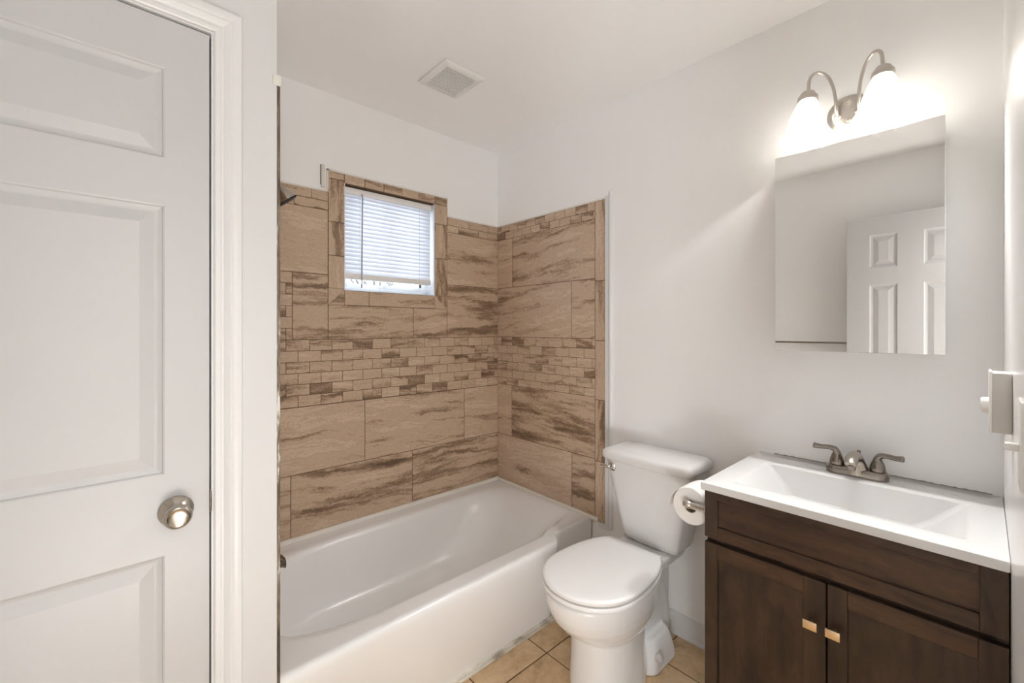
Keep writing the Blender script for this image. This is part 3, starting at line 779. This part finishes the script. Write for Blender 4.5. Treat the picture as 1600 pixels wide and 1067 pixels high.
# sink top with the ramped basin
ct = thing('sink_top', 'white one piece sink top with ramped rectangular basin on dark vanity', 'sink', (1.55, .27, .835))
X0, X1, Y0, Y1, ZT_, ZU = 1.2980, 1.7945, YF + .0005, .5770, .8570, .8352
def recti(x0, x1, y0, y1, z, r): return rrect(x0, x1, y0, y1, z, r, 5)
bm = B()
O = lambda o, z: rrect(X0 + o, X1 - o, Y0 + o, Y1 - o, z, .004, 5)
def morph(a, b, t): return [p.lerp(q, t) for p, q in zip(a, b)]
rim = rrect(1.372, 1.655, .027, .506, ZT_, .014, 5)
rings = [O(.03, ZU), O(.001, ZU), O(0, ZU + .001), O(0, ZT_ - .003), O(.001, ZT_ - .0008), O(.003, ZT_),
         rrect(1.366, 1.661, .020, .513, ZT_, .018, 5), rrect(1.370, 1.657, .024, .509, ZT_ - .0008, .016, 5), rrect(1.3745, 1.6545, .029, .504, ZT_ - .004, .014, 5),
         rrect(1.400, 1.651, .082, .457, ZT_ - .062, .020, 5), rrect(1.415, 1.648, .118, .442, ZT_ - .090, .022, 5), rrect(1.424, 1.642, .130, .432, ZT_ - .0965, .024, 5), rrect(1.440, 1.630, .145, .415, ZT_ - .0985, .02, 5)]
loft(bm, rings, False, True)
bm2 = [f for f in bm.faces]
obj('top_slab', bm, M['stone'], ct, 28)
bm = B(); lathe(bm, [(0, .0015), (.010, .0015), (.018, .003), (.022, .002), (.023, 0)], (1.56, .28, ZT_ - .0985), (0, 0, 1), 28); dr = obj('drain', bm, M['nickel'], ct); dr['label'] = 'nickel drain'
bm = B()
random.seed(3); tube(bm, [(XW - .0008, Y0 + .02 + k * .0072, ZT_ + .0004 + random.uniform(-.0004, .0006)) for k in range(76)], [random.uniform(.0010, .0026) for _ in range(76)], 6)
cj = obj('back_joint', bm, mat('dirty_joint', (.30, .27, .24), .8), ct); cj['label'] = 'grey dirty caulk joint'

# faucet
FY, FX = .2700, 1.7180
fa = thing('faucet', 'brushed nickel two handle faucet at the back of the sink', 'faucet', (FX, FY, ZT_))
bm = B(); r0 = .0255
rr_ = lambda o, z, dz=0: rrect(FX - .0265 + o, FX + .0265 - o, FY - .0785 + o, FY + .0785 - o, z, .0262 - o, 8)
loft(bm, [rr_(0, ZT_ + .0002), rr_(0, ZT_ + .017), rr_(.0015, ZT_ + .0215), rr_(.0045, ZT_ + .0240), rr_(.010, ZT_ + .025)]); obj('faucet_base', bm, M['nickel_dark'], fa, 50)
bm = B()                                               # spout: flared body sweeping up and over
rings = []
path = [(FX - .002, .006, .0285, .036), (FX - .002, .024, .0265, .031), (FX - .004, .042, .0220, .0245), (FX - .010, .056, .0180, .0200), (FX - .024, .0655, .0155, .0178), (FX - .044, .0680, .0140, .0172), (FX - .066, .0640, .0130, .0170), (FX - .084, .0570, .0115, .0160), (FX - .091, .0530, .0095, .0140)]
T_ = []
for i, (x, z, a, b) in enumerate(path):
    p0 = path[max(i - 1, 0)]; p1 = path[min(i + 1, len(path) - 1)]
    d = Vector((p1[0] - p0[0], 0, p1[1] - p0[1])).normalized(); u = Vector((d.z, 0, -d.x)); c = Vector((x, FY, ZT_ + z))
    rings.append([c + u * (a * math.cos(2 * PI * k / 28)) + Vector((0, 1, 0)) * (b * math.sin(2 * PI * k / 28)) for k in range(28)])
loft(bm, rings)
sp_ = obj('spout', bm, M['nickel'], fa, 50)
bm = B(); lathe(bm, [(0, 0), (.0105, 0), (.011, .010), (.010, .014), (0, .0145)], (FX - .080, FY, ZT_ + .036), (-.12, 0, 1), 24); obj('aerator', bm, M['nickel_dark'], fa)
bm = B(); lathe(bm, [(.0022, 0), (.0022, .044), (.0050, .047), (.0058, .052), (.0045, .057), (0, .058)], (FX + .022, FY - .002, ZT_ + .018), (0, 0, 1), 16); obj('lift_rod', bm, M['nickel_dark'], fa)
for s_ in (1, -1):
    y = FY + s_ * .0508
    bm = B(); lathe(bm, [(.0195, .0230), (.0200, .030), (.0188, .038), (.0155, .050), (.0120, .058), (.0105, .064), (.006, .068), (0, .069)], (FX + .004, y, ZT_), (0, 0, 1), 28)
    tube(bm, spline([(FX + .004, y - s_ * .003, ZT_ + .058), (FX + .003, y + s_ * .006, ZT_ + .0715), (FX - .001, y + s_ * .022, ZT_ + .0755), (FX - .005, y + s_ * .040, ZT_ + .0745), (FX - .008, y + s_ * .058, ZT_ + .0755), (FX - .0085, y + s_ * .0620, ZT_ + .0758)]), [.0120, .0112, .0088, .0092, .0112, .0085], 16, flat=.78)
    obj('handle', bm, M['nickel_dark'], fa, 50)

# toilet paper on the side of the vanity
hy, hz = .6350, .7600
hd = thing('toilet_paper_holder', 'nickel toilet paper holder on the vanity side', 'paper holder', (1.335, VY1, hz))
bm = B(); lathe(bm, [(0, 0), (.021, 0), (.021, .004), (.015, .008), (.0115, .014), (.0100, .05), (.0095, .058)], (1.338, VY1 + .0003, hz), (0, 1, 0), 28)
lathe(bm, [(0, -.016), (.008, -.014), (.0125, -.006), (.0135, .001), (.012, .008), (.008, .014), (0, .016)], (1.338, hy, hz), (0, 1, 0), 28)
obj('post', bm, M['nickel_light'], hd)
bm = B(); tube(bm, [(1.340, hy, hz), (1.475, hy, hz)], .0075, 14); lathe(bm, [(0, 0), (.010, 0), (.011, .006), (.008, .012), (0, .013)], (1.470, hy, hz), (1, 0, 0), 20); obj('roller_bar', bm, M['nickel_light'], hd)
rl = thing('toilet_paper_roll', 'white toilet paper roll hanging beside the vanity', 'toilet paper', (1.405, hy, hz))
bm = B(); rz = hz - .0115; ra = .0585; x0, x1 = 1.3560, 1.4600
loft(bm, [[Vector((x, hy + r_ * math.cos(2 * PI * k / 48), rz + r_ * math.sin(2 * PI * k / 48))) for k in range(48)] for x, r_ in ((x0 + .0003, .0205), (x0, .0225), (x0, ra - .002), (x0 + .002, ra), (x1 - .002, ra), (x1, ra - .002), (x1, .0225), (x1 - .0003, .0205), (x0 + .0003, .0205))], False, False)
bmesh.ops.remove_doubles(bm, verts=bm.verts, dist=1e-5)
obj('paper', bm, M['paper'], rl, 40)
bm = B(); loft(bm, [[Vector((x, hy + r_ * math.cos(2 * PI * k / 40), rz + r_ * math.sin(2 * PI * k / 40))) for k in range(40)] for x, r_ in ((x0 + .0006, .0190), (x0 + .0006, .0203), (x1 - .0006, .0203), (x1 - .0006, .0190), (x0 + .0006, .0190))], False, False)
obj('core', bm, M['card'], rl)
bm = B(); P = []                                       # loose end of the paper
for a in (75, 100, 125, 145): P.append((hy + (ra + .0006) * math.cos(R(a)), rz + (ra + .0006) * math.sin(R(a))))
P += [(hy - 0 + ra * math.cos(R(160)) - 0, rz + ra * math.sin(R(160)))]
P = [(2 * hy - a, b) for a, b in P]
P = [(hy + (ra + .0007) * math.cos(R(a)), rz + (ra + .0007) * math.sin(R(a))) for a in (100, 85, 70, 58)] + [(hy + .0480, rz + .040), (hy + .0620, rz + .024), (hy + .0700, rz + .006), (hy + .0730, rz - .016)]
Q = [(a - .0012, b - .0008) for a, b in P[::-1]]
loft(bm, [[Vector((x, a, b)) for a, b in P + Q] for x in (x0 + .001, x1 - .001)])
obj('loose_sheet', bm, M['paper'], rl, 60)

# ---------------------------------------------------------------- mirror cabinet
MX, MY0, MY1, MZ0, MZ1 = 1.6700, .0700, .4840, 1.2460, 1.9050
mc = thing('medicine_cabinet', 'frameless mirrored medicine cabinet on the wall above the sink', 'mirror cabinet', (XW, (MY0 + MY1) / 2, MZ0))
bm = B(); box(bm, MX + .0055, XW, MY0 + .004, MY1 - .004, MZ0 + .004, MZ1 - .004, .001); obj('cabinet_box', bm, M['plastic'], mc)
bm = B(); box(bm, MX, MX + .0050, MY0, MY1, MZ0, MZ1, .0008, 1); md = obj('mirror_door', bm, M['mirror'], mc, 0); md['label'] = 'frameless mirror'
# towel bar on the left wall (in the reflection)
tb = thing('towel_bar', 'thin dark towel bar reflected low in the mirror', 'towel bar', (XL, .9, 1.225))
bm = B(); tube(bm, [(XL + .045, .58, 1.225), (XL + .045, 1.19, 1.225)], .0062, 12); obj('bar', bm, M['nickel_dark'], tb)
for y in (.60, 1.18):
    bm = B(); lathe(bm, [(0, 0), (.022, 0), (.021, .004), (.010, .009), (.009, .038), (.011, .045), (.009, .054), (0, .055)], (XL + .0002, y, 1.225), (1, 0, 0), 20); obj('bar_post', bm, M['nickel_dark'], tb)

# ---------------------------------------------------------------- vanity light
LY, LZ = .3000, 2.0340
vl = thing('vanity_light', 'two arm nickel wall light with frosted bell shades above the mirror', 'wall light', (XW, LY, LZ))
bm = B()
def oval(h, o): return [Vector((XW - h, LY + (.062 - o) * math.cos(2 * PI * k / 48), LZ + (.0585 - o) * math.sin(2 * PI * k / 48))) for k in range(48)]
loft(bm, [oval(.0003, 0), oval(.006, 0), oval(.010, .004), oval(.012, .010), oval(.017, .014), oval(.019, .022), oval(.0195, .04)]); obj('backplate', bm, M['nickel_light'], vl, 50)
for dz in (.032, -.030):
    bm = B(); lathe(bm, [(.006, 0), (.0065, .008), (.004, .012), (0, .013)], (XW - .018, LY, LZ + dz), (-1, 0, 0), 16)
    obj('finial_nut', bm, M['nickel_light'], vl)
for s_ in (1, -1):
    top = Vector((1.7020, LY + s_ * .0960, 2.0960)); ax = Vector((-.22, 0, -1)).normalized()
    bm = B()
    lathe(bm, [(.011, 0), (.011, .006), (.007, .010)], (XW - .019, LY + s_ * .028, LZ - .010), (-1, 0, 0), 20)
    tube(bm, spline([(XW - .022, LY + s_ * .028, LZ - .010), (XW - .036, LY + s_ * .029, LZ + .004), (XW - .040, LY + s_ * .031, LZ + .046), (XW - .044, LY + s_ * .038, LZ + .092), (XW - .054, LY + s_ * .052, LZ + .126), (XW - .072, LY + s_ * .074, LZ + .139), (XW - .089, LY + s_ * .091, LZ + .120), tuple(top - ax * .010)]), .0050, 12)
    obj('arm', bm, M['nickel_light'], vl, 50)
    bm = B(); lathe(bm, [(0, -.0125), (.007, -.012), (.0185, -.0105), (.0205, -.008), (.0205, .000), (.0215, .003), (.0275, .005), (.0290, .0075), (.0290, .0215), (.0275, .024)], top, ax, 32); ft = obj('shade_fitter', bm, M['nickel_light'], vl, 50)
    bm = B(); sp = [(.0250, .020), (.0290, .030), (.0350, .045), (.0430, .068), (.0490, .090), (.0540, .112), (.0610, .134), (.0690, .152), (.0740, .160)]
    lathe(bm, sp + [(.0725, .1600), (.0675, .151), (.0595, .133), (.0525, .112), (.0475, .090), (.0415, .068), (.0335, .045), (.0270, .030), (.0235, .022)], top, ax, 44)
    sd = obj('glass_shade', bm, M['shade'], vl, 60); sd['label'] = 'lit frosted glass bell shade'
    bm = B(); lathe(bm, [(.012, .024), (.013, .045), (.020, .060), (.028, .078), (.0295, .092), (.025, .108), (.013, .119), (0, .122)], top, ax, 28); obj('bulb', bm, M['bulb'], vl, 60)
    L = light('vanity_bulb_light', 'POINT', tuple(top + ax * .083), 46, (1, .998, .99), .042)

# ---------------------------------------------------------------- switches on the front wall
sw = thing('dimmer_switch', 'surface mounted white dimmer switch box above the sink end', 'switch', (1.27, YF, 1.176))
bm = B(); box(bm, 1.234, 1.306, YF + .0004, YF + .026, 1.119, 1.233, .002); obj('switch_box', bm, M['switch_side'], sw)
bm = B(); box(bm, 1.232, 1.308, YF + .0255, YF + .030, 1.117, 1.236, .002); obj('face_plate', bm, M['plastic'], sw)
bm = B(); lathe(bm, [(0, 0), (.017, 0), (.0165, .009), (.014, .011), (0, .011)], (1.27, YF + .030, 1.166), (0, 1, 0), 28); obj('dimmer_knob', bm, M['plastic'], sw)
s2 = thing('light_switch', 'white toggle light switch nearest the doorway', 'switch', (.875, YF, 1.167))
bm = B(); box(bm, .840, .910, YF + .0003, YF + .0055, 1.110, 1.224, .002); obj('switch_plate', bm, M['plastic'], s2)
bm = B(); box(bm, .869, .881, YF + .005, YF + .0185, 1.156, 1.166, .002, rot=None); obj('toggle', bm, M['plastic'], s2)
